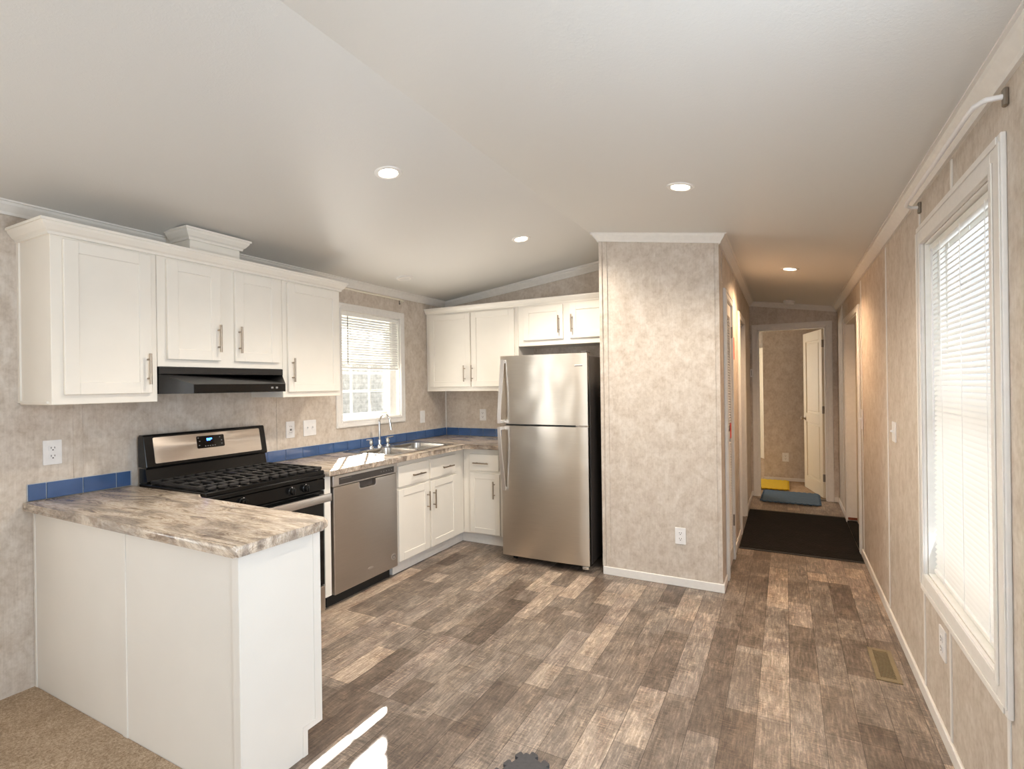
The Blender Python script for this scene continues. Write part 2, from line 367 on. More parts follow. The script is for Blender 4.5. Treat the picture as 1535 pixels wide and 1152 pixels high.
crown((XH, YE, ceil_z(XH)), (XR, YE, ceil_z(XR)), (0, -1, 0), -1, -1)
zr = ceil_z(XR-.04)
crown((XR, YN, zr), (XR, YE, zr), (-1, 0, 0), 0, -1)
# baseboards
def base(side, x0, x1, y0, y1, h=.06): return struct('baseboard_'+side, B(x0, x1, y0, y1, 0, h, .003), 'trim')
base('closet', XPL, XH+.012, YP-.012, YP)
base('hall_left', XH, XH+.012, YP, 4.03); base('hall_mid', XH, XH+.012, 4.66, 5.30); base('hall_end', XH, XH+.012, 6.2, YE)
base('right', XR-.012, XR, YN, 5.11); base('right_hall', XR-.012, XR, 6.36, YE); base('end_left', XH, -.37, YE-.012, YE); base('end_right', .5, XR, YE-.012, YE)
base('bedroom', -.29, XR, 8.448, 8.46, .05)
# batten strips over the panel joints
def batten(x0, x1, y0, y1, z0, z1, mat='wall'): struct(trim_name(), B(x0, x1, y0, y1, z0, z1, .001), mat)
for y, z0 in ((1.335, 1.0), (2.545, 1.0)): batten(XL, XL+.004, y-.02, y+.02, z0, 2.28)
batten(XL, XL+.012, YB-.012, YB, .98, 1.40, 'crown')
for y, z0, z1 in ((1.945, .06, .53), (2.535, .06, .5), (2.955, .06, .5), (3.86, .06, 2.25), (5.04, .06, 2.25), (2.955, 2.13, 2.25), (2.44, 2.13, 2.25), (6.6, .06, 2.25)):
    batten(XR-.005, XR, y-.009, y+.009, z0, z1, 'trim')
for x in (-1.2, -.44): batten(x-.016, x+.016, YP-.004, YP, .06, ceil_z(x)-.06)
batten(-2.045, -2.02, YB-.004, YB, 2.2, 2.45); batten(-1.9, -1.87, YB-.004, YB, 1.0, 1.8)
batten(XPL-.004, XPL+.02, YP-.006, YP, .06, ceil_z(XPL)-.05, 'wall')
for y in (4.0, 4.85, 5.2): batten(XH, XH+.004, y-.02, y+.02, 2.16 if y < 5.1 else .06, 2.38)

# ------------------------------------------------------------------ window and door casings
def casing(f, u0, u1, v0, v1, w, th, outer=None, sill=True, name=None, mat='trim'):
    """picture-frame casing around an opening; f maps (u, v, w)"""
    mb = MB()
    mb.box(u0-w, u0, v0-(w if sill else 0), v1+w, 0, th, .004, 2, f); mb.box(u1, u1+w, v0-(w if sill else 0), v1+w, 0, th, .004, 2, f)
    mb.box(u0, u1, v1, v1+w, 0, th, .004, 2, f)
    if sill: mb.box(u0, u1, v0-w, v0, 0, th, .004, 2, f)
    q = w*.28
    for a in ((u0-q, u0, v0-(q if sill else 0), v1+q), (u1, u1+q, v0-(q if sill else 0), v1+q), (u0, u1, v1, v1+q)) + (((u0, u1, v0-q, v0),) if sill else ()):
        mb.box(a[0], a[1], a[2], a[3], th, th+.005, .002, 1, f)
    g = w*.72; e = w*.30
    lo = v0-g if sill else v0
    for a in ((u0-w+.004, u0-w+e, lo, v1+g), (u1+w-e, u1+w-.004, lo, v1+g), (u0-g, u1+g, v1+w-e, v1+w-.004)) + (((u0-g, u1+g, v0-w+.004, v0-w+e),) if sill else ()):
        mb.box(a[0], a[1], a[2], a[3], th, th+.004, .002, 1, f)
    return mb
def window(n, f, u0, u1, v0, v1, w, th, depth, muntins=None, right_frame=.04, left_frame=.04, midz=None):
    root = bpy.data.objects.new('window_%d' % n, None); COL.objects.link(root); root['kind'] = 'structure'; ROOT[root.name] = Matrix.Identity(4)
    casing(f, u0, u1, v0, v1, w, th).build('window_casing', 'trim', root)
    j = MB(); t = .006
    j.box(u0, u0+t, v0, v1, -depth, 0, 0, 1, f); j.box(u1-t, u1, v0, v1, -depth, 0, 0, 1, f); j.box(u0, u1, v1-t, v1, -depth, 0, 0, 1, f); j.box(u0, u1, v0, v0+t, -depth, 0, 0, 1, f)
    j.build('jamb_liner', 'vinyl', root)
    fr = MB(); a, b, c, d = u0+left_frame, u1-right_frame, v0+.045, v1-.04; mid = midz or (c+d)/2
    for r in ((u0, a, v0, v1), (b, u1, v0, v1), (a, b, v0, c), (a, b, d, v1), (a, b, mid-.03, mid+.03)):
        fr.box(*r, -depth-.01, -depth+.03, .003, 1, f)
    for r in ((u0+.0, a-.012, v0, v1), (b+.012, u1, v0, v1)): fr.box(*r, -depth+.03, -depth+.055, .003, 1, f)
    frame = fr.build('sash_frame', 'vinyl', root)
    if muntins:
        g = MB()
        for k in muntins[0]: g.box(k-.009, k+.009, c, d, -depth-.002, -depth+.012, .002, 1, f)
        for k in muntins[1]: g.box(a, b, k-.009, k+.009, -depth-.002, -depth+.011, .002, 1, f)
        g.build('muntin_bars', 'vinyl', frame)
    MB().box(a, b, c, d, -depth-.002, -depth+.002, 0, 1, f).build('glass_pane', 'glass', root)
    return root
window(1, LEFT, K0, K1, KZ0, KZ1, .062, .016, .10, ((3.355, 3.58), (1.41, 1.57, 1.832, 1.96)), .10, .012, 1.73)
window(2, RIGHT, W0, W1, WZ0, WZ1, .088, .014, .10)
window(3, LEFT, L0, L1, LZ0, LZ1, .062, .016, .10)
window(4, lambda u, v, w: (u, YN+w, v), -2.65, -.05, .6, 2.2, .06, .016, .10)

window(5, RIGHT, .18, 1.18, .6, 2.05, .062, .014, .10)  # added window out of view, put in to carry the cool fill lamp

# ------------------------------------------------------------------ blinds
def blind(f, u0, u1, ztop, zbot, depth, tilt, label, pitch=.0215, sw=.025, cords=(), wand=None, stack=0, loc=None):
    t = thing('window_blind', label, 'blind', loc)
    MB().box(u0, u1, ztop-.028, ztop, depth-.014, depth+.014, .002, 1, f).build('headrail', 'vinyl', t)
    sl = MB(); z = ztop-.045
    while z > zbot+.03+stack:
        c, s = math.cos(tilt)*sw/2, math.sin(tilt)*sw/2     # room edge low, outer edge high
        nrm = (math.sin(tilt), math.cos(tilt))
        rings = []
        for uu_ in (u0+.004, u1-.004):
            ring = []
            for k in range(5):
                q = -1+k*.5; bow = .0022*(1-q*q)
                ring.append(f(uu_, z - s*q + bow*nrm[1], depth + c*q + bow*nrm[0]))
            for k in range(4, -1, -1):
                q = -1+k*.5; bow = .0022*(1-q*q)-.0006
                ring.append(f(uu_, z - s*q + bow*nrm[1], depth + c*q + bow*nrm[0]))
            rings.append(ring)
        sl.loft(rings, True, True, True); z -= pitch
    if stack:
        k = zbot+.022
        while k < zbot+.02+stack: sl.box(u0+.004, u1-.004, k, k+.0016, depth-.0125, depth+.0125, 0, 1, f); k += .003
    sl.build('slats', 'slat', t, smooth=True)
    MB().box(u0+.003, u1-.003, zbot, zbot+.018, depth-.013, depth+.013, .004, 2, f).build('bottom_rail', 'vinyl', t)
    for c in cords:
        MB().box(c-.0012, c+.0012, zbot+.01, ztop-.02, depth+.0135, depth+.0155, 0, 1, f).box(c-.0012, c+.0012, zbot+.01, ztop-.02, depth-.0155, depth-.0135, 0, 1, f).build('ladder_cord', 'cord', t)
    if wand: MB().cyl(f(wand[0], ztop-.03, depth+.022), f(wand[0], wand[1], depth+.022), .0035, n=8).build('tilt_wand', wand[2], t)
    return t
blind(LEFT, K0+.01, K1-.012, 2.075, 1.600, -.014, math.radians(51), 'white slatted blind drawn halfway down the window over the sink', cords=(3.25, 3.52, 3.78), wand=(3.22, 1.64, 'marks'), loc=(XL, 3.5, 1.6))
blind(RIGHT, W0+.008, W1-.008, 2.035, .60, -.03, math.radians(50), 'white slatted blind covering the tall window on the right wall', cords=(2.16, 2.43, 2.70), wand=(2.80, 1.15, 'plate'), loc=(XR, 2.45, .6))

# ------------------------------------------------------------------ doorways in the hall
struct(trim_name(), casing(lambda u, v, w: (u, YE-w, v), EX0, EX1, 0, EZ, .066, .014, sill=False), 'trim')
mb = B(EX0, EX0+.015, YE, YE+.1, 0, EZ).box(EX1-.015, EX1, YE, YE+.1, 0, EZ).box(EX0, EX1, YE, YE+.1, EZ-.015, EZ); struct(trim_name(), mb, 'trim')
struct(trim_name(), B(EX0+.015, EX1-.015, YE+.02, YE+.09, 0, .008, .003), 'hinge')
HL = lambda u, v, w: (XH+w, u, v)
struct(trim_name(), casing(HL, H0, H1, 0, HZ, .066, .014, sill=False), 'trim')
struct(trim_name(), B(XH-.08, XH, H0, H0+.015, 0, HZ).box(XH-.08, XH, H1-.015, H1, 0, HZ).box(XH-.08, XH, H0, H1, HZ-.015, HZ), 'trim')
struct(trim_name(), casing(HL, F0, F1, 0, FZ, .07, .016, sill=False), 'trim')
struct(trim_name(), casing(RIGHT, D0, D1, 0, DZ, .055, .014, sill=False), 'trim')
struct(trim_name(), B(XR-.004, XR+T, D1-.012, D1, .055, DZ).box(XR-.004, XR+T, D0, D0+.012, 0, DZ).box(XR-.004, XR+T, D0, D1, DZ-.012, DZ), 'trim')
struct(trim_name(), B(XR-.003, XR+T, D1-.014, D1-.001, .03, .055), 'rust')
def panel_door(n, hx, hy, ang, w, h, mat, two_panel=True, sgn=1):
    root = bpy.data.objects.new('door_%d' % n, None); COL.objects.link(root); root['kind'] = 'structure'
    root.location = (hx, hy, .012); root.rotation_euler = (0, 0, ang); ROOT[root.name] = Matrix.Translation((hx, hy, .012)) @ Matrix.Rotation(ang, 4, 'Z')
    mw = ROOT[root.name]
    f = lambda u, v, wv: tuple(mw @ Vector((u, wv, v)))
    m = MB(); st = .11; mid = h*.46
    m.box(0, st, 0, h, -.017, .017, .002, 1, f); m.box(w-st, w, 0, h, -.017, .017, .002, 1, f)
    for a, b in ((0, .17), (mid-.06, mid+.06), (h-.12, h)): m.box(st, w-st, a, b, -.017, .017, .002, 1, f)
    for a, b in ((.17, mid-.06), (mid+.06, h-.12)):
        m.box(st-.005, w-st+.005, a-.005, b+.005, -.007, .007, 0, 1, f); m.box(st+.03, w-st-.03, a+.03, b-.03, -.013, .013, .005, 1, f)
    m.build('door_slab', mat, root)
    k = MB()
    for s in (1, -1): k.lathe([(0, .017), (.027, .017), (.027, .022), (.011, .026), (.011, .042), (.024, .052), (.026, .062), (.018, .070), (0, .071)], f(w-.06, .93, 0), tuple(mw.to_3x3() @ Vector((0, s, 0))), 18)
    k.build('door_knob', 'nickel', root, smooth=True)
    for z in (.2, 1.03, h-.22): MB().box(-.012, .004, z, z+.09, -.02, .02, .002, 1, f).build('hinge', 'hinge', root)
    return root
panel_door(1, EX1-.022, YE+.125, math.radians(90+14), .735, 2.06, 'door')
panel_door(2, -.335, 10.60, math.radians(112), .72, 2.05, 'door')
# exterior entry door closing the opening on the right
d3 = bpy.data.objects.new('door_3', None); COL.objects.link(d3); d3['kind'] = 'structure'; ROOT['door_3'] = Matrix.Identity(4)
B(XR+T-.045, XR+T, D0+.012, D1-.012, .02, DZ-.012, .003).build('door_slab', 'door', d3)
MB().lathe([(0, 0), (.028, 0), (.028, .006), (.012, .01), (.012, .03), (.026, .04), (.026, .05), (0, .056)], (XR+T-.046, D0+.09, .95), (-1, 0, 0), 18).build('door_knob', 'nickel', d3, smooth=True)
# louvered furnace closet door
d4 = bpy.data.objects.new('door_4', None); COL.objects.link(d4); d4['kind'] = 'structure'; ROOT['door_4'] = Matrix.Identity(4)
m = MB()
for a, b, c, d in ((F0+.004, F0+.05, .015, FZ-.005), (F1-.05, F1-.004, .015, FZ-.005), (F0+.05, F1-.05, .015, .13), (F0+.05, F1-.05, FZ-.1, FZ-.005), (F0+.05, F1-.05, 1.0, 1.06)): m.box(XH-.03, XH+.006, a, b, c, d, .002)
m.build('door_frame', 'louver', d4)
m = MB(); z = .14
while z < FZ-.11:
    if not .98 < z < 1.06: m.prism([(XH-.028, z+.016), (XH-.024, z+.018), (XH+.003, z), (XH-.001, z-.002)], F0+.05, F1-.05, lambda u, v, w: (u, w, v))
    z += .021
m.build('louver_slats', 'louver', d4)
for z in (.28, 1.8): B(XH+.004, XH+.02, F1-.012, F1+.006, z, z+.09, .002).build('hinge', 'hinge', d4)
tag(B(XH+.006, XH+.008, 4.40, 4.49, 1.0, 1.12).build('warning_tag', 'red'), 'small red and white tag hanging on the louvered closet door', 'tag')
tag(B(XH, XH+.002, 4.84, 4.94, 1.64, 1.83).build('warning_sticker', 'red'), 'narrow red sticker on the hall wall beyond the louvered door', 'sticker')

# ------------------------------------------------------------------ cabinets
def handle(f, u, v, w, length, parent, vertical=True, name='handle'):
    m = MB(); r = .006; h = length/2; off = .03
    a, b = ((u, v-h), (u, v+h)) if vertical else ((u-h, v), (u+h, v))
    m.cyl(f(a[0], a[1], w+off), f(b[0], b[1], w+off), r, n=14)
    q = h*.62
    for s in (-q, q):
        p = (u, v+s) if vertical else (u+s, v)
        m.cyl(f(p[0], p[1], w), f(p[0], p[1], w+off), .0045, n=10)
    return m.build(name, 'nickel', parent, smooth=True)
def shaker(name, f, u0, u1, v0, v1, w, parent, rail=.058, th=.02, hd=None, flat=False):
    m = MB()
    if flat: m.box(u0, u1, v0, v1, w, w+th, .004, 2, f)
    else:
        m.box(u0, u0+rail, v0, v1, w, w+th, .0025, 1, f); m.box(u1-rail, u1, v0, v1, w, w+th, .0025, 1, f)
        m.box(u0+rail-.002, u1-rail+.002, v0, v0+rail, w, w+th, .0025, 1, f); m.box(u0+rail-.002, u1-rail+.002, v1-rail, v1, w, w+th, .0025, 1, f)
        m.box(u0+rail-.004, u1-rail+.004, v0+rail-.004, v1-rail+.004, w, w+th*.68, 0, 1, f)
    d = m.build(name, 'cab', parent)
    if hd: handle(f, hd[0], hd[1], w+th, hd[2], d, hd[3] if len(hd) > 3 else True)
    return d
def carcass(f, u0, u1, v0, v1, depth, parent, name='cabinet_body', mat='cab', bev=.002):
    return MB().box(u0, u1, v0, v1, .0, depth, bev, 1, f).build(name, mat, parent)
UD = .325
c = thing('wall_cabinet', 'tall white single door wall cabinet at the left end of the run', 'cabinet', (XL, 1.33, 1.385))
carcass(LEFT, 1.107, 1.553, 1.385, 2.165, UD, c); MB().box(1.098, 1.107, 1.392, 1.402, 0, UD-.03, 0, 1, LEFT).box(1.100, 1.107, 1.392, 2.16, 0, .022, 0, 1, LEFT).build('edge_trim', 'cab', c)
shaker('door', LEFT, 1.150, 1.520, 1.430, 2.146, UD, c, hd=(1.497, 1.555, .158))
c = thing('wall_cabinet', 'short white two door wall cabinet above the black range hood', 'cabinet', (XL, 1.94, 1.57))
carcass(LEFT, 1.555, 2.325, 1.57, 2.165, UD, c)
shaker('door', LEFT, 1.598, 1.895, 1.61, 2.146, UD, c, hd=(1.876, 1.738, .158)); shaker('door', LEFT, 1.985, 2.29, 1.61, 2.146, UD, c, hd=(2.006, 1.738, .158))
c = thing('wall_cabinet', 'tall white single door wall cabinet beside the kitchen window', 'cabinet', (XL, 2.58, 1.385))
carcass(LEFT, 2.327, 2.825, 1.385, 2.165, UD, c); shaker('door', LEFT, 2.358, 2.803, 1.42, 2.146, UD, c, hd=(2.385, 1.565, .158))
CC = [(0, 0), (.012, 0), (.014, .012), (.024, .02), (.038, .04), (.042, .052), (.048, .052), (.048, .064), (0, .064)]
def cab_crown(ring_fn, mat='cab'):
    m = MB(); rings = [ring_fn(d, h) for d, h in CC]; n = len(rings[0])
    b = bmesh.new(); V = [[b.verts.new(p) for p in r] for r in rings]
    for i in range(len(V)):
        A, C = V[i], V[(i+1) % len(V)]
        for k in range(n-1): b.faces.new((A[k], A[k+1], C[k+1], C[k]))
    b.faces.new([v[0] for v in V]); b.faces.new([v[-1] for v in V][::-1]); m._merge(b); return m
cy0, cy1, cx = 1.107, 2.825, XL+UD
tag(cab_crown(lambda d, h: [(XL+.002, cy0-d, 2.157+h), (cx+d, cy0-d, 2.157+h), (cx+d, cy1+d, 2.157+h), (XL+.002, cy1+d, 2.157+h)]).build('crown_moulding', 'cab'), 'white crown moulding along the top of the left wall cabinets', 'moulding')
c = thing('vent_chase', 'small white crowned box on top of the left wall cabinets', 'vent chase', (XL, 1.92, 2.165))
B(XL+.002, -2.985, 1.765, 2.07, 2.165, 2.36, .002).build('chase_box', 'cab', c)
cab_crown(lambda d, h: [(XL+.10, 1.765-d, 2.298+h), (-2.985+d, 1.765-d, 2.298+h), (-2.985+d, 2.07+d, 2.298+h), (XL+.10, 2.07+d, 2.298+h)]).build('crown_moulding', 'cab', c)
c = thing('wall_cabinet', 'wide white two door wall cabinet on the back wall in the corner', 'cabinet', (-2.72, YB, 1.39))
carcass(BACK, XL+.004, -2.195, 1.39, 2.185, .33, c)
shaker('door', BACK, -3.205, -2.716, 1.432, 2.156, .33, c, hd=(-2.776, 1.562, .158)); shaker('door', BACK, -2.704, -2.23, 1.432, 2.156, .33, c, hd=(-2.689, 1.562, .158))
c = thing('wall_cabinet', 'low white two door wall cabinet above the refrigerator', 'cabinet', (-1.72, YB, 1.80))
carcass(BACK, -2.193, XPL-.003, 1.80, 2.185, .33, c)
shaker('door', BACK, -2.135, -1.742, 1.85, 2.156, .33, c, hd=(-1.776, 1.98, .155)); shaker('door', BACK, -1.677, -1.285, 1.85, 2.156, .33, c, hd=(-1.667+.014, 1.98, .155))
by = YB-.33
tag(cab_crown(lambda d, h: [(XL+.002, by-d*.8, 2.172+h*.85), (XPL-.002, by-d*.8, 2.172+h*.85)]).build('crown_moulding', 'cab'), 'white moulding along the top of the back wall cabinets', 'moulding')

# base cabinets
BX = -2.64 - XL     # frame depth on the left wall
c = thing('filler_panel', 'narrow white filler panel between the stove and the dishwasher', 'panel', (XL, 2.41, 0))
MB().prism([(.01, 0), (BX-.04, 0), (BX-.04, .1), (BX+.02, .1), (BX+.02, .876), (.01, .876)], 2.378, 2.428, lambda u, v, w: (XL+u, w, v)).build('panel_board', 'cab', c)
c = thing('base_cabinet', 'white sink base cabinet with two drawers over two doors', 'cabinet', (XL, 3.56, 0))
MB().box(3.092, 4.03, .095, .874, .02, BX, .002, 1, LEFT).build('cabinet_body', 'cab', c)
MB().box(3.092, 4.07, 0, .095, .02, BX-.045, 0, 1, LEFT).build('toe_kick', 'trim', c)
boolean_cut(bpy.data.objects[c.children[0].name], B(-3.245, -2.69, 3.08, 4.05, .62, .9))
for a, b in ((3.10, 3.468), (3.506, 3.88)):
    shaker('drawer', LEFT, a, b, .672, .835, BX, c, flat=True, hd=((a+b)/2+.04, .746, .158, False))
shaker('door', LEFT, 3.10, 3.478, .105, .655, BX, c, hd=(3.452, .505, .155)); shaker('door', LEFT, 3.508, 3.892, .105, .655, BX, c, hd=(3.535, .505, .155))
c = thing('base_cabinet', 'white base cabinet with one drawer and door beside the refrigerator', 'cabinet', (-2.43, YB, 0))
MB().box(-2.64, -2.215, .095, .874, .02, .61, .002, 1, BACK).build('cabinet_body', 'cab', c)
MB().box(-2.69, -2.215, 0, .095, .02, .568, 0, 1, BACK).build('toe_kick', 'trim', c)
shaker('drawer', BACK, -2.562, -2.256, .676, .823, .61, c, flat=True, hd=(-2.43, .745, .158, False))
shaker('door', BACK, -2.562, -2.250, .108, .652, .61, c, rail=.05, hd=(-2.30, .514, .155))
# peninsula base
c = thing('peninsula_cabinet', 'white panelled peninsula cabinet with a toe notch at its end', 'cabinet', (-2.4, 1.32, 0))
PX = -1.69
B(XL+.004, PX-.012, 1.155, 1.49, .0, .874).build('base_core', 'panel', c) if False else None
B(XL+.004, PX-.014, 1.152, 1.167, 0, .874, .001).build('back_panel', 'panel', c)
B(PX-.035, PX+.004, 1.1475, 1.153, 0, .874, .0015).build('corner_strip', 'panel', c)
B(-2.455, -2.42, 1.1475, 1.153, 0, .874, .0015).build('joint_strip', 'panel', c)
B(XL+.002, XL+.02, 1.1475, 1.153, 0, .874, .0015).build('wall_strip', 'panel', c)
MB().prism([(1.150, 0), (1.432, 0), (1.432, .095), (1.505, .095), (1.505, .874), (1.150, .874)], PX-.014, PX, lambda u, v, w: (w, u, v)).build('end_panel', 'panel', c)
MB().prism([(1.410, 0), (1.432, 0), (1.432, .095), (1.505, .095), (1.505, .874), (1.470, .874), (1.470, .117), (1.410, .117)], PX, PX+.003, lambda u, v, w: (w, u, v)).build('end_trim', 'panel', c)
B(-2.60, PX-.014, 1.47, 1.49, .095, .874).build('front_frame', 'cab', c); B(-2.60, PX-.014, 1.41, 1.425, 0, .095).build('toe_kick', 'trim', c)
B(XL+.004, -2.63, 1.57, 1.585, 0, .874).build('side_panel', 'cab', c)
# countertops
def round_poly(pts, radii, n=5):
    out = []
    for i, p in enumerate(pts):
        r = radii[i]; p = Vector(p)
        if not r: out.append(tuple(p)); continue
        a = (Vector(pts[i-1])-p).normalized(); b = (Vector(pts[(i+1) % len(pts)])-p).normalized()
        for k in range(n+1):
            q = k/n; s = p+a*r; e = p+b*r
            out.append(tuple((1-q)**2*s + 2*q*(1-q)*p + q*q*e))
    return out
Zf = lambda u, v, w: (u, v, w)
c = MB().prism(round_poly([(XL+.002, 1.108), (-1.645, 1.108), (-1.645, 1.535), (-2.60, 1.535), (-2.60, 1.59), (XL+.002, 1.59)], [.02, .012, .05, 0, .03, 0]), .876, .914, Zf, .0165, 4)
tag(c.build('peninsula_countertop', 'lam', smooth=True), 'marbled brown laminate countertop on the white peninsula', 'countertop')
c = MB().prism([(XL+.002, 2.376), (-2.572, 2.376), (-2.572, 3.955), (-2.205, 3.955), (-2.205, YB-.002), (XL+.002, YB-.002)], .876, .914, Zf, .0165, 4)
ct = tag(c.build('kitchen_countertop', 'lam', smooth=True), 'L-shaped marbled laminate countertop holding the sink', 'countertop')
boolean_cut(ct, B(-3.165, -2.688, 3.108, 3.922, .8, 1.0))
# backsplash tiles
def splash(f, u0, u1, tl, label, start=0, w0=0):
    t = thing('tile_backsplash', label, 'backsplash', f(u0, .914, 0))
    MB().box(u0, u1, .915, .998, w0, w0+.006, .001, 1, f).build('grout_bed', 'grout', t)
    m = MB(); a = u0+.003; b = a + (start or tl)
    while a < u1-.01:
        b = min(b, u1-.003); m.box(a, b-.0045, .917, .996, w0+.004, w0+.012, .002, 2, f); a = b; b = a+tl
    m.build('glazed_tiles', 'tile', t); return t
splash(LEFT, 1.127, 1.58, .152, 'short blue tile backsplash on the wall at the peninsula', .072)
splash(LEFT, 2.378, YB-.003, .152, 'long blue tile backsplash along the wall behind the sink', .06)
splash(BACK, XL+.014, -2.21, .152, 'blue tile backsplash on the back wall beside the refrigerator')

# ------------------------------------------------------------------ stove
SY0, SY1 = 1.602, 2.368
st = thing('gas_range', 'black and stainless gas stove between peninsula and dishwasher', 'stove', (XL+.3, 1.985, 0))
B(XL+.03, -2.66, SY0+.004, SY1-.004, .02, .90, .003).build('range_body', 'blackm', st)
B(XL+.035, -2.605, SY0, SY1, .895, .922, .006, 2).build('cooktop', 'black', st)
m = MB().prism([(-2.66, .875), (-2.602, .868), (-2.602, .80), (-2.66, .795)], SY0+.002, SY1-.002, lambda u, v, w: (u, w, v)); m.build('control_panel', 'black', st)
B(-2.62, -2.597, SY0+.002, SY1-.002, .874, .897, .004, 2).build('cooktop_front_strip', 'black', st)
for y in (1.705, 1.80, 1.985, 2.114, 2.216):
    if y == 1.985: continue
    kb = MB().lathe([(0, 0), (.026, 0), (.026, .008), (.021, .012), (.019, .03), (.016, .033), (0, .033)], (-2.603, y, .834), (1, 0, 0), 22)
    kb.box(-2.585, -2.566, y-.005, y+.005, .815, .853, .002); kb.build('burner_knob', 'black', st, smooth=True)
dr = B(-2.66, -2.61, SY0+.004, SY1-.004, .195, .792, .004, 2).build('oven_door', 'black', st)
B(-2.612, -2.606, SY0+.012, SY1-.012, .20, .715, .002).build('door_glass', 'ovglass', dr)
B(-2.612, -2.605, SY0+.006, SY1-.006, .725, .79, .002).build('door_top_band', 'black', dr)
hm = MB().box(-2.558, -2.536, SY0+.012, SY1-.004, .733, .781, .005, 2)
for y in (SY0+.05, SY1-.03): hm.box(-2.61, -2.55, y-.014, y+.014, .742, .774, .004, 2)
hm.build('oven_handle', 'steel3', dr, smooth=True)
B(-2.66, -2.608, SY0+.004, SY1-.004, .03, .188, .005, 2).build('storage_drawer', 'steel2', st)
B(-3.1, -2.68, SY0+.03, SY1-.03, 0, .03).build('base_plinth', 'blackm', st)
# backguard
gf = lambda u, v, w: (u, w, v)
MB().prism([(XL+.03, .922), (-3.155, .922), (-3.148, .935), (-3.165, 1.005), (XL+.03, 1.005)], SY0+.006, SY1-.006, gf).build('backguard_riser', 'black', st)
MB().prism([(XL+.025, 1.012), (-3.150, 1.006), (-3.145, 1.016), (-3.178, 1.185), (-3.185, 1.193), (XL+.035, 1.193), (XL+.025, 1.18)], SY0+.002, SY1-.002, gf, .004, 2).build('backguard', 'black', st)
lean = lambda u, v, w: (-3.1482 - (v-1.016)*(.033/.169) + w, u, v)
def rrect(u0, u1, v0, v1, r, n=5):
    pts = []
    for cx_, cy_, a0 in ((u1-r, v1-r, 0), (u0+r, v1-r, 90), (u0+r, v0+r, 180), (u1-r, v0+r, 270)):
        for k in range(n+1):
            a = math.radians(a0+90*k/n); pts.append((cx_+r*math.cos(a), cy_+r*math.sin(a)))
    return pts
MB().prism(rrect(SY0+.05, SY1-.045, 1.031, 1.176, .008), .0, .006, lean).build('steel_fascia', 'steel2', st)
dp = MB().prism(rrect(1.895, 2.068, 1.087, 1.160, .007), .004, .0085, lean).build('clock_panel', 'ovglass', st)
SEG = {'a': (0, 1, 1, 1), 'b': (1, .5, 1, 1), 'c': (1, 0, 1, .5), 'd': (0, 0, 1, 0), 'e': (0, 0, 0, .5), 'f': (0, .5, 0, 1), 'g': (0, .5, 1, .5)}
dg = MB()
for k, segs in enumerate(('acdfge', 'abcdef', 'abfg')):
    for s in segs:
        a = SEG[s]; x0 = 1.958+k*.0115+a[0]*.007; x1 = 1.958+k*.0115+a[2]*.007; y0 = 1.131+a[1]*.012; y1 = 1.131+a[3]*.012
        dg.box(x0-.001, x1+.001, y0-.001, y1+.001, .0085, .0093, 0, 1, lean)
dg.build('clock_digits', 'digits', dp)
for u, v in [(1.945+.015*k, 1.098) for k in range(5)] + [(1.905, 1.15), (1.912, 1.13), (1.908, 1.105), (2.04, 1.145), (2.05, 1.125), (2.05, 1.105)]: MB().box(u-.0035, u+.0035, v-.0025, v+.0025, .0085, .009, 0, 1, lean).build('touch_button', 'marks', dp)
# grates
def grate(y0, y1):
    m = MB(); x0, x1 = -3.12, -2.615; z0, z1 = .928, .944
    for a in (x0, x1-.014): m.box(a, a+.014, y0, y1, z0, z1, .003)
    for a in (y0, y1-.014): m.box(x0, x1, a, a+.014, z0, z1, .003)
    n = 6
    for k in range(1, n):
        yy = y0 + (y1-y0)*k/n
        for a, b in ((x0, x0+.085), (x0+.135, x0+.235), (x0+.27, x0+.37), (x0+.42, x1)): m.box(a, b, yy-.009, yy+.009, z0, z1, .003)
    for xx in (x0+.09, x0+.25, x0+.41): m.box(xx-.007, xx+.007, y0, y1, z0, z1-.001, .003)
    for xx in (x0+.01, x1-.012):
        for yy in (y0+.01, y1-.01): m.box(xx-.006, xx+.006, yy-.006, yy+.006, .921, .93)
    m.build('burner_grate', 'iron', st)
gw = (SY1-SY0-.012)/2
for k in range(2): grate(SY0+.006+k*gw, SY0+.006+(k+1)*gw-.004)
for x in (-2.99, -2.74):
    for y in (SY0+.2, SY1-.2): MB().lathe([(0, 0), (.045, 0), (.045, .004), (.03, .006), (.03, .012), (0, .013)], (x, y, .921), (0, 0, 1), 20).build('burner_cap', 'blackm', st, smooth=True)
# ------------------------------------------------------------------ range hood
hd = thing('range_hood', 'black slanted range hood under the left wall cabinets', 'range hood', (XL, 1.94, 1.425))
zb = 1.425
m = MB().loft([[(-3.2, 1.558, zb), (-2.925, 1.558, zb), (-2.745, 1.632, zb), (-2.745, 2.198, zb), (-2.925, 2.318, zb), (-3.2, 2.318, zb)],
               [(-3.2, 1.558, 1.53), (-2.925, 1.558, 1.53), (-2.745, 1.632, 1.474), (-2.745, 2.198, 1.474), (-2.925, 2.318, 1.53), (-3.2, 2.318, 1.53)]], True, True, True)
m.build('hood_shell', 'hoodblk', hd)
B(-3.2, -2.918, 1.558, 2.318, 1.53, 1.569, .002).build('mounting_band', 'hoodblk', hd)
B(-2.747, -2.742, 1.634, 2.196, 1.428, 1.472, .001).build('front_lip', 'black', hd)
for y in (2.10, 2.132): B(-2.743, -2.738, y-.008, y+.008, 1.444, 1.456, .002).build('rocker_switch', 'marks', hd)
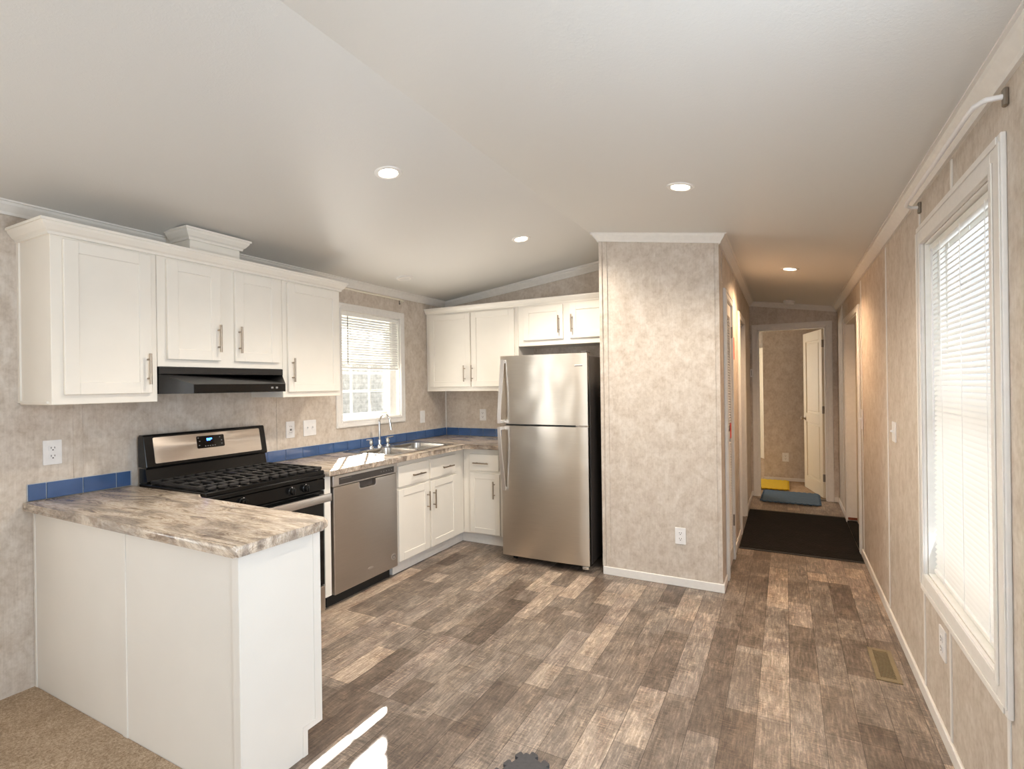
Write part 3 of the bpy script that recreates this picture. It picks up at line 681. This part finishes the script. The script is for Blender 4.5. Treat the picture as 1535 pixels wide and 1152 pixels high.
# ------------------------------------------------------------------ dishwasher
DY0, DY1 = 2.446, 3.086
dw = thing('dishwasher', 'stainless dishwasher under the counter beside the stove', 'dishwasher', (XL+.3, 2.766, 0))
B(XL+.05, -2.67, DY0+.01, DY1-.01, .09, .87).build('tub', 'dw', dw)
B(-2.72, -2.685, DY0, DY1-.03, 0, .095).build('kick_plate', 'blackm', dw)
dd = B(-2.668, -2.622, DY0+.012, DY1-.004, .085, .790, .006, 3).build('door_panel', 'steel2', dw)
boolean_cut(dd, MB().prism(rrect(2.69, 2.85, .742, .802, .02), -2.655, -2.60, lambda u, v, w: (w, u, v)))
m = MB().prism(rrect(2.684, 2.856, .737, .784, .02), -2.6255, -2.620, lambda u, v, w: (w, u, v)); pk = m.build('pocket_handle', 'steel3', dd)
boolean_cut(pk, MB().prism(rrect(2.69, 2.85, .743, .81, .018), -2.66, -2.60, lambda u, v, w: (w, u, v)))
cp = B(-2.668, -2.618, DY0+.004, DY1-.002, .793, .868, .006, 3).build('control_strip', 'steel3', dw)
B(-2.62, -2.6165, 2.50, 3.045, .803, .848, .002).build('display_panel', 'dw', cp)
for k in range(9): B(-2.6168, -2.616, 2.515+.011*k, 2.521+.011*k, .836, .841).build('control_mark', 'marks', cp)
for k in range(5): B(-2.6168, -2.616, 2.90+.028*k, 2.908+.028*k, .822, .83).build('control_mark', 'marks', cp)
MB().prism(rrect(2.692, 2.848, .744, .791, .018), -2.657, -2.650, lambda u, v, w: (w, u, v)).build('pocket_back', 'dw', dd)
em = MB().prism([(2.79+.026*math.cos(a*.314), .163+.008*math.sin(a*.314)) for a in range(20)], -2.622, -2.6195, lambda u, v, w: (w, u, v)); em.build('maker_emblem', 'steel3', dd)
m = MB().prism([(3.034+.026*math.cos(a*.314), .168+.026*math.sin(a*.314)) for a in range(20)], -2.622, -2.6205, lambda u, v, w: (w, u, v)); bg = m.build('round_badge', 'steel3', dd)
m = MB()
for a, b, q, w in ((3.018, 3.024, .158, .18), (3.024, 3.044, .175, .18), (3.044, 3.05, .158, .18), (3.028, 3.04, .152, .156)): m.box(-2.6207, -2.6198, a, b, q, w)
m.build('badge_mark', 'marks', bg)
B(-2.68, -2.64, DY0-.004, DY0+.008, .69, .78, .002).build('door_hinge_bracket', 'gasket', dw)
# ------------------------------------------------------------------ sink and faucet
sk = thing('kitchen_sink', 'double bowl stainless sink set in the countertop', 'sink', (-2.92, 3.515, .914))
rim = MB().prism(rrect(-3.205, -2.665, 3.085, 3.945, .04), .9145, .9185, Zf, .0015, 1).build('sink_rim', 'sink', sk)
cut = MB()
for a, b in ((3.125, 3.495), (3.535, 3.905)): cut.prism(rrect(-3.09, -2.705, a, b, .07, 8), .88, .95, Zf)
boolean_cut(rim, cut)
for a, b in ((3.125, 3.495), (3.535, 3.905)):
    rg = [[(u, v, z) for u, v in rrect(-3.09+i, -2.705-i, a+i, b-i, .07, 8)] for i, z in ((-.004, .9185), (0, .914), (.004, .85), (.010, .78), (.022, .757), (.045, .748))]
    m = MB().loft(rg, True, False, True); ob = m.build('sink_bowl', 'sink', sk, smooth=True)
    MB().lathe([(0, .002), (.03, .004), (.042, .003), (.044, 0), (0, 0)], (-2.9, (a+b)/2, .7485), (0, 0, 1), 20).build('drain', 'chrome', ob, smooth=True)
fc = thing('faucet', 'chrome gooseneck faucet with two lever handles behind the sink', 'faucet', (-3.15, 3.48, .9185))
FX = -3.15
m = MB().lathe([(0, 0), (.026, 0), (.026, .006), (.017, .016), (.013, .03), (.016, .05), (.012, .066), (0, .068)], (FX, 3.48, .9185))
arc = [(FX, 3.48, .97), (FX, 3.48, 1.10)] + [(FX+.055-.055*math.cos(math.radians(a)), 3.48+.012*(a/180), 1.14+.062*math.sin(math.radians(a))) for a in range(0, 181, 15)] + [(FX+.116, 3.494, 1.09), (FX+.118, 3.495, 1.07)]
m.tube(arc, .0105, 14); m.build('spout', 'chrome', fc, smooth=True)
for y, s in ((3.375, -1), (3.585, 1)):
    m = MB().lathe([(0, 0), (.024, 0), (.024, .006), (.014, .014), (.012, .03), (.018, .042), (.014, .056), (.008, .066), (.010, .076), (0, .08)], (FX, y, .9185))
    m.cyl((FX, y-.004*s, .9185+.072), (FX+.012, y+.062*s, .9185+.078), .006, .0045, 10); m.cyl((FX, y, .98), (FX-.008, y-.02*s, .985), .005, .004, 8)
    m.build('lever_handle', 'chrome', fc, smooth=True)
B(FX-.03, FX+.03, 3.33, 3.63, .9183, .9205, .002).build('deck_plate', 'chrome', fc)

# ------------------------------------------------------------------ refrigerator
FW = .742; fx0 = -1.705; FYF = 3.752
fr = thing('refrigerator', 'tall stainless top freezer refrigerator against the back wall', 'refrigerator', (fx0, FYF, 0), math.radians(1.6))
mw = ROOT[fr.name]; ff = lambda u, v, w: tuple(mw @ Vector((u, w, v)))
hw = FW/2
MB().box(-hw+.004, hw-.004, .045, 1.665, .075, .80, .008, 2, lambda x, y, z: ff(x, y, z)).build('fridge_body', 'fside', fr)
def fdoor(name, v0, v1):
    m = MB(); n = 14; prof = []
    for k in range(n+1):
        q = -1+2*k/n; prof.append((q*hw, -.006*(1-q*q)))
    poly = [(-hw+.004, .066)] + [(-hw, .012)] + [(u, w+.004 if abs(u) > hw*.999 else w) for u, w in prof] + [(hw, .012), (hw-.004, .066)]
    m.prism(poly, v0, v1, lambda u, w, v: ff(u, v, w)); return m.build(name, 'steel', fr, smooth=True)
d1 = fdoor('freezer_door', 1.128, 1.683); d2 = fdoor('fridge_door', .055, 1.114)
m = MB().box(-hw+.012, hw-.012, 1.13, 1.67, .064, .078, 0, 1, ff).box(-hw+.012, hw-.012, .06, 1.11, .064, .078, 0, 1, ff); m.build('door_gasket', 'gasket', fr)
def fhandle(v_fl, v_out, parent):
    m = MB(); N = 14; rings = []; x0 = -hw+.028
    for k in range(N+1):
        q = k/N; v = v_fl+(v_out-v_fl)*q; off = -.012-.052*math.sin(q*math.pi/2)**1.2; wd = .030-.004*q; th = .010
        rings.append([ff(x0-wd/2-.012*q, v, off-th), ff(x0+wd/2-.012*q, v, off-th), ff(x0+wd/2-.012*q, v, off+th*.2), ff(x0-wd/2-.012*q, v, off+th*.2)])
    m.loft(rings, True, True, True)
    s = .012 if v_out > v_fl else -.012
    m.box(x0-.024, x0+.004, min(v_out-s*2.2, v_out), max(v_out-s*2.2, v_out), -.062, .003, .003, 1, ff)
    m.box(x0-.013, x0+.013, min(v_fl, v_fl+s*2.5), max(v_fl, v_fl+s*2.5), -.02, .006, .002, 1, ff)
    m.build('door_handle', 'steel3', parent)
fhandle(1.652, 1.135, d1); fhandle(.585, 1.106, d2)
MB().box(hw-.10, hw-.035, 1.582, 1.592, -.0045, .003, .001, 1, ff).build('maker_badge', 'chrome', d1)
MB().box(hw-.055, hw-.004, 1.683, 1.698, .005, .10, .004, 2, ff).build('top_hinge_cover', 'fside', fr)
MB().box(hw-.10, hw+.002, 1.114, 1.128, .004, .06, .002, 1, ff).build('middle_hinge', 'chrome', fr)
MB().box(hw-.06, hw-.005, .025, .05, .0, .09, .004, 1, ff).build('bottom_hinge', 'chrome', fr)
for u in (-hw+.07, hw-.05): MB().cyl(ff(u-.012, .022, .10), ff(u+.012, .022, .10), .022, n=18).build('roller', 'blackm', fr)
for u in (-hw+.07, hw-.05): MB().cyl(ff(u-.012, .022, .72), ff(u+.012, .022, .72), .022, n=18).build('roller', 'blackm', fr)
MB().box(-hw+.02, hw-.02, .03, .055, .09, .12, .002, 1, ff).build('kick_grille', 'blackm', fr)

# ------------------------------------------------------------------ electrical plates
def plate(f, u, v, w, h, label, kind, cat, pw=.07, ph=.115, name=None):
    t = thing(name or {'duplex': 'outlet', 'gfci': 'outlet', 'blank': 'outlet'}.get(kind, 'light_switch'), label, cat, f(u, v, w))
    MB().prism(rrect(u-pw/2, u+pw/2, v-ph/2, v+ph/2, .004, 3), w, w+.006, f, .0015, 1).build('cover_plate', 'plate', t)
    w1 = w+.006
    if kind == 'duplex':
        for dv in (.02, -.02):
            r = MB().prism(rrect(u-.017, u+.017, v+dv-.0145, v+dv+.0145, .009, 4), w1, w1+.003, f).build('receptacle', 'plate', t)
            m = MB()
            for du in (-.007, .007): m.box(u+du-.0013, u+du+.0013, v+dv-.001, v+dv+.008, w1+.003, w1+.0036, 0, 1, f)
            m.box(u-.003, u+.003, v+dv-.010, v+dv-.005, w1+.003, w1+.0036, 0, 1, f); m.build('slots', 'slot', r)
    elif kind == 'gfci':
        r = MB().box(u-.0165, u+.0165, v-.033, v+.033, w1, w1+.003, .001, 1, f).build('receptacle', 'plate', t)
        m = MB()
        for dv in (.02, -.022):
            for du in (-.007, .007): m.box(u+du-.0013, u+du+.0013, v+dv-.001, v+dv+.007, w1+.003, w1+.0036, 0, 1, f)
        m.box(u-.008, u+.008, v-.006, v-.001, w1+.003, w1+.0042, 0, 1, f); m.box(u-.008, u+.008, v+.001, v+.006, w1+.003, w1+.0042, 0, 1, f); m.build('slots', 'slot', r)
    elif kind == 'toggle2':
        for du in (-.023, .023): MB().box(u+du-.005, u+du+.005, v-.012, v+.012, w1, w1+.002, 0, 1, f).box(u+du-.004, u+du+.004, v-.002, v+.010, w1, w1+.014, .002, 1, f).build('toggle', 'plate', t)
    elif kind == 'toggle': MB().box(u-.005, u+.005, v-.012, v+.012, w1, w1+.002, 0, 1, f).box(u-.004, u+.004, v-.002, v+.010, w1, w1+.016, .002, 1, f).build('toggle', 'plate', t)
    elif kind == 'rocker': MB().box(u-.0165, u+.0165, v-.033, v+.033, w1, w1+.003, .001, 1, f).build('rocker', 'plate', t)
    return t
plate(LEFT, 1.228, 1.142, 0, 0, 'white duplex outlet on the wall above the peninsula', 'duplex', 'outlet', .076, .122)
plate(LEFT, 2.640, 1.137, 0, 0, 'white test-button outlet on the wall right of the stove', 'gfci', 'outlet', .074, .122)
plate(LEFT, 2.818, 1.137, 0, 0, 'wide white double switch plate below the left edge of the kitchen window', 'toggle2', 'switch', .12, .12)
plate(LEFT, 4.226, 1.135, 0, 0, 'white rocker switch plate right of the kitchen window', 'rocker', 'switch', .076, .122)
plate(BACK, -2.787, 1.138, 0, 0, 'white duplex outlet on the back wall below the corner cabinet', 'duplex', 'outlet', .076, .118)
plate(lambda u, v, w: (u, YP-w, v), -.673, .357, 0, 0, 'white duplex outlet low on the closet wall beside the refrigerator', 'duplex', 'outlet', .074, .117)
plate(RIGHT, 2.648, .385, 0, 0, 'white duplex outlet under the tall right window', 'duplex', 'outlet', .09, .122)
plate(RIGHT, 3.65, 1.148, 0, 0, 'white toggle switch on the right wall beyond the tall window', 'toggle', 'switch', .10, .115)
plate(RIGHT, 5.10-.08, 1.13, .004, 0, 'white toggle switch beside the entry door casing in the hall', 'toggle', 'switch', .07, .16)
plate(lambda u, v, w: (u, 8.46-w, v), -.012, .345, 0, 0, 'white plate outlet on the bedroom wall beyond the hall doorway', 'duplex', 'outlet', .085, .125)
t = thing('thermostat', 'small white thermostat on the hall end wall left of the doorway', 'thermostat', (-.378, YE, 1.55))
B(-.393, -.358, YE-.022, YE, 1.50, 1.60, .004, 2).build('housing', 'plate', t); B(-.380, -.376, YE-.024, YE-.021, 1.52, 1.585, 0).build('gauge_window', 'slot', t)

# ------------------------------------------------------------------ ceiling fixtures
def downlight(x, y, label, watt, color):
    z = ceil_z(x); sl = .1316 if x < RX else -.1516
    n = Vector((sl, 0, -1)).normalized()
    t = thing('recessed_light', label, 'ceiling light', (x, y, z), 0, None)
    MB().lathe([(.046, .001), (.050, .006), (.066, .005), (.070, 0), (.046, 0)], (x, y, z), tuple(n), 32).build('trim_ring', 'trim', t, smooth=True)
    MB().lathe([(0, .002), (.047, .002), (.047, 0), (0, 0)], (x, y, z), tuple(n), 32).build('lens', 'lens', t)
    lo = add_light('recessed_lamp', 'SPOT', (x+n.x*.02, y, z-.02), tuple(n), watt, color, spot_size=math.radians(150), spot_blend=.6, shadow_soft_size=.05)
    return t
WARM = (1.0, .89, .76)
downlight(-1.773, 2.05, 'lit recessed ceiling light nearest the camera, on the left slope', 46, WARM)
downlight(-.472, 2.812, 'lit recessed ceiling light on the right slope before the closet wall', 44, WARM)
downlight(-1.738, 3.48, 'lit recessed ceiling light nearest the back wall cabinets', 58, WARM)
downlight(.045, 4.968, 'lit recessed ceiling light over the hallway', 60, (1, .68, .42))
zz = ceil_z(-2.907)
t = thing('ceiling_vent', 'small round white cover plate on the ceiling near the kitchen window', 'ceiling vent', (-2.907, 3.55, zz))
n = Vector((.1316, 0, -1)).normalized()
MB().lathe([(0, .012), (.05, .012), (.062, .008), (.075, .004), (.078, 0), (0, 0)], (-2.907, 3.55, zz), tuple(n), 30).build('cover_dish', 'ceil', t, smooth=True)
MB().lathe([(.045, .0122), (.058, .0108), (.058, .0128), (.045, .014)], (-2.907, 3.55, zz), tuple(n), 30).build('rim', 'trim', t, smooth=True)
zz = ceil_z(.05); n = Vector((-.1516, 0, -1)).normalized()
t = thing('smoke_detector', 'round white smoke detector on the ceiling at the hall end', 'smoke detector', (.05, 6.95, zz))
MB().lathe([(0, .016), (.062, .016), (.062, 0), (0, 0)], (.05, 6.95, zz), tuple(n), 28).build('mount_ring', 'plate', t, smooth=True)
MB().lathe([(0, .046), (.04, .045), (.055, .038), (.056, .02), (.05, .016), (0, .016)], (.05, 6.95, zz), tuple(n), 28).build('sensor_cap', 'plate', t, smooth=True)

# ------------------------------------------------------------------ curtain rods
t = thing('curtain_rod', 'thin cream curtain rod above the kitchen window', 'curtain rod', (XL, 3.5, 2.24))
MB().tube([(XL+.008, 3.90, 2.25), (XL+.05, 3.89, 2.255), (XL+.062, 3.85, 2.258), (XL+.062, 3.05, 2.258), (XL+.05, 3.02, 2.255), (XL+.008, 3.01, 2.25)], .0085, 10).build('rod', 'rod', t, smooth=True)
for y in (3.895, 3.015): B(XL, XL+.01, y-.008, y+.008, 2.225, 2.27, .002).build('bracket', 'hinge', t)
t = thing('curtain_rod', 'white bent curtain rod above the tall right window', 'curtain rod', (XR, 2.45, 2.22))
MB().tube([(XR-.008, 1.90, 2.222), (XR-.045, 1.905, 2.225), (XR-.062, 1.94, 2.226), (XR-.064, 2.0, 2.226), (XR-.064, 2.85, 2.226), (XR-.06, 2.90, 2.226), (XR-.04, 2.93, 2.225), (XR-.008, 2.935, 2.222)], .0075, 10).build('rod', 'plate', t, smooth=True)
for y in (1.90, 2.935): B(XR-.012, XR, y-.01, y+.01, 2.195, 2.245, .003).build('bracket', 'hinge', t)

# ------------------------------------------------------------------ mats and floor items
def foam_outline(w, h, tooth=.03, amp=.02, n=None):
    pts = []
    def edge(p, q):
        p, q = Vector(p), Vector(q); L = (q-p).length; d = (q-p)/L; nn = Vector((d.y, -d.x)); k = int(L/(2*tooth)); s = L/k
        for i in range(k):
            b = p + d*s*i
            for t_, o in ((.0, 0), (.22, 0), (.16, .75), (.24, 1), (.64, 1), (.72, .75), (.66, 0)): pts.append(tuple(b + d*s*(t_+.06) + nn*amp*o))
    edge((0, 0), (w, 0)); edge((w, 0), (w, h)); edge((w, h), (0, h)); edge((0, h), (0, 0)); return pts
def foam(name, label, x, y, rz, w, h, mat, z=0, th=.012):
    m = MB().prism(foam_outline(w, h), 0, th, Zf, .0)
    o = m.build(name, mat); o.location = (x, y, z); o.rotation_euler = (0, 0, rz); return tag(o, label, 'foam mat')
foam('foam_mat', 'blue interlocking foam mat lying across the hall doorway', -.27, 6.92, math.radians(-1.5), .60, .66, 'blue', .009)
foam('foam_mat', 'yellow interlocking foam mat on the bedroom carpet behind the blue mat', -.56, 7.66, 0, .57, .66, 'yellow', .022)
foam('foam_mat', 'green foam mat on the bedroom floor at the left of the doorway', -1.0, 8.85, 0, .6, .6, 'green', .007)
foam('foam_mat', 'dark grey interlocking foam tile on the plank floor near the camera', -.925-.60*math.cos(math.radians(-20)-math.pi/2)*-1*0 , 1.835, math.radians(-20), .61, .61, 'greyfoam', .0, .012)
g = bpy.data.objects['foam_mat.003']; a = math.radians(-20)
g.location = (-.925+.61*math.sin(a)+.012, 1.835-.61*math.cos(a)-.02, 0)
m = B(XH+.02, XR-.015, 4.94, 6.42, 0, .007, .003)
hm = thing('door_mat', 'large black rubber mat covering the hallway floor by the entry door', 'mat', (.07, 5.68, 0))
m.build('mat_field', 'mat', hm); B(XH+.02, XR-.015, 4.90, 4.94, 0, .005, .002).build('mat_border', 'blackm', hm); B(XH+.02, XR-.015, 6.42, 6.46, 0, .005, .002).build('mat_border', 'blackm', hm)
tag(B(XR-.012, XR+T-.046, D0+.013, D1-.016, 0, .022, .004).build('threshold_mat', 'mat'), 'black mat strip on the threshold of the entry door', 'mat')
v = thing('floor_register', 'brown metal floor vent beside the right wall', 'floor vent', (.425, 3.2, 0))
m = MB()
for r in ((.372, .393, 3.03, 3.375), (.457, .478, 3.03, 3.375), (.393, .457, 3.03, 3.06), (.393, .457, 3.345, 3.375)): m.box(*r, 0, .006, .002)
m.build('register_frame', 'brass', v)
B(.393, .457, 3.06, 3.345, 0, .001).build('duct_opening', 'dark', v)
m = MB()
for k in range(19):
    yy = 3.065+k*.0148; m.prism([(yy, .0045), (yy+.005, .0055), (yy+.006, .004), (yy+.001, .002)], .393, .457, lambda u, v_, w: (w, u, v_))
m.build('louver_bars', 'brass', v)

# ------------------------------------------------------------------ outside
struct('ground_outside', B(-40, XL-T-.1, -30, 40, -.9, -.6), 'ground')
nb = thing('neighbour_home', 'pale sided home outside the kitchen window', 'building', (-11, 9, -.6))
B(-14, -11, -6, 26, -.6, 2.6).build('siding_wall', 'siding', nb)
MB().prism([(-14.4, 2.6), (-10.6, 2.6), (-12.5, 3.4)], -6.4, 26.4, lambda u, v_, w: (u, w, v_)).build('roof', 'siding', nb)
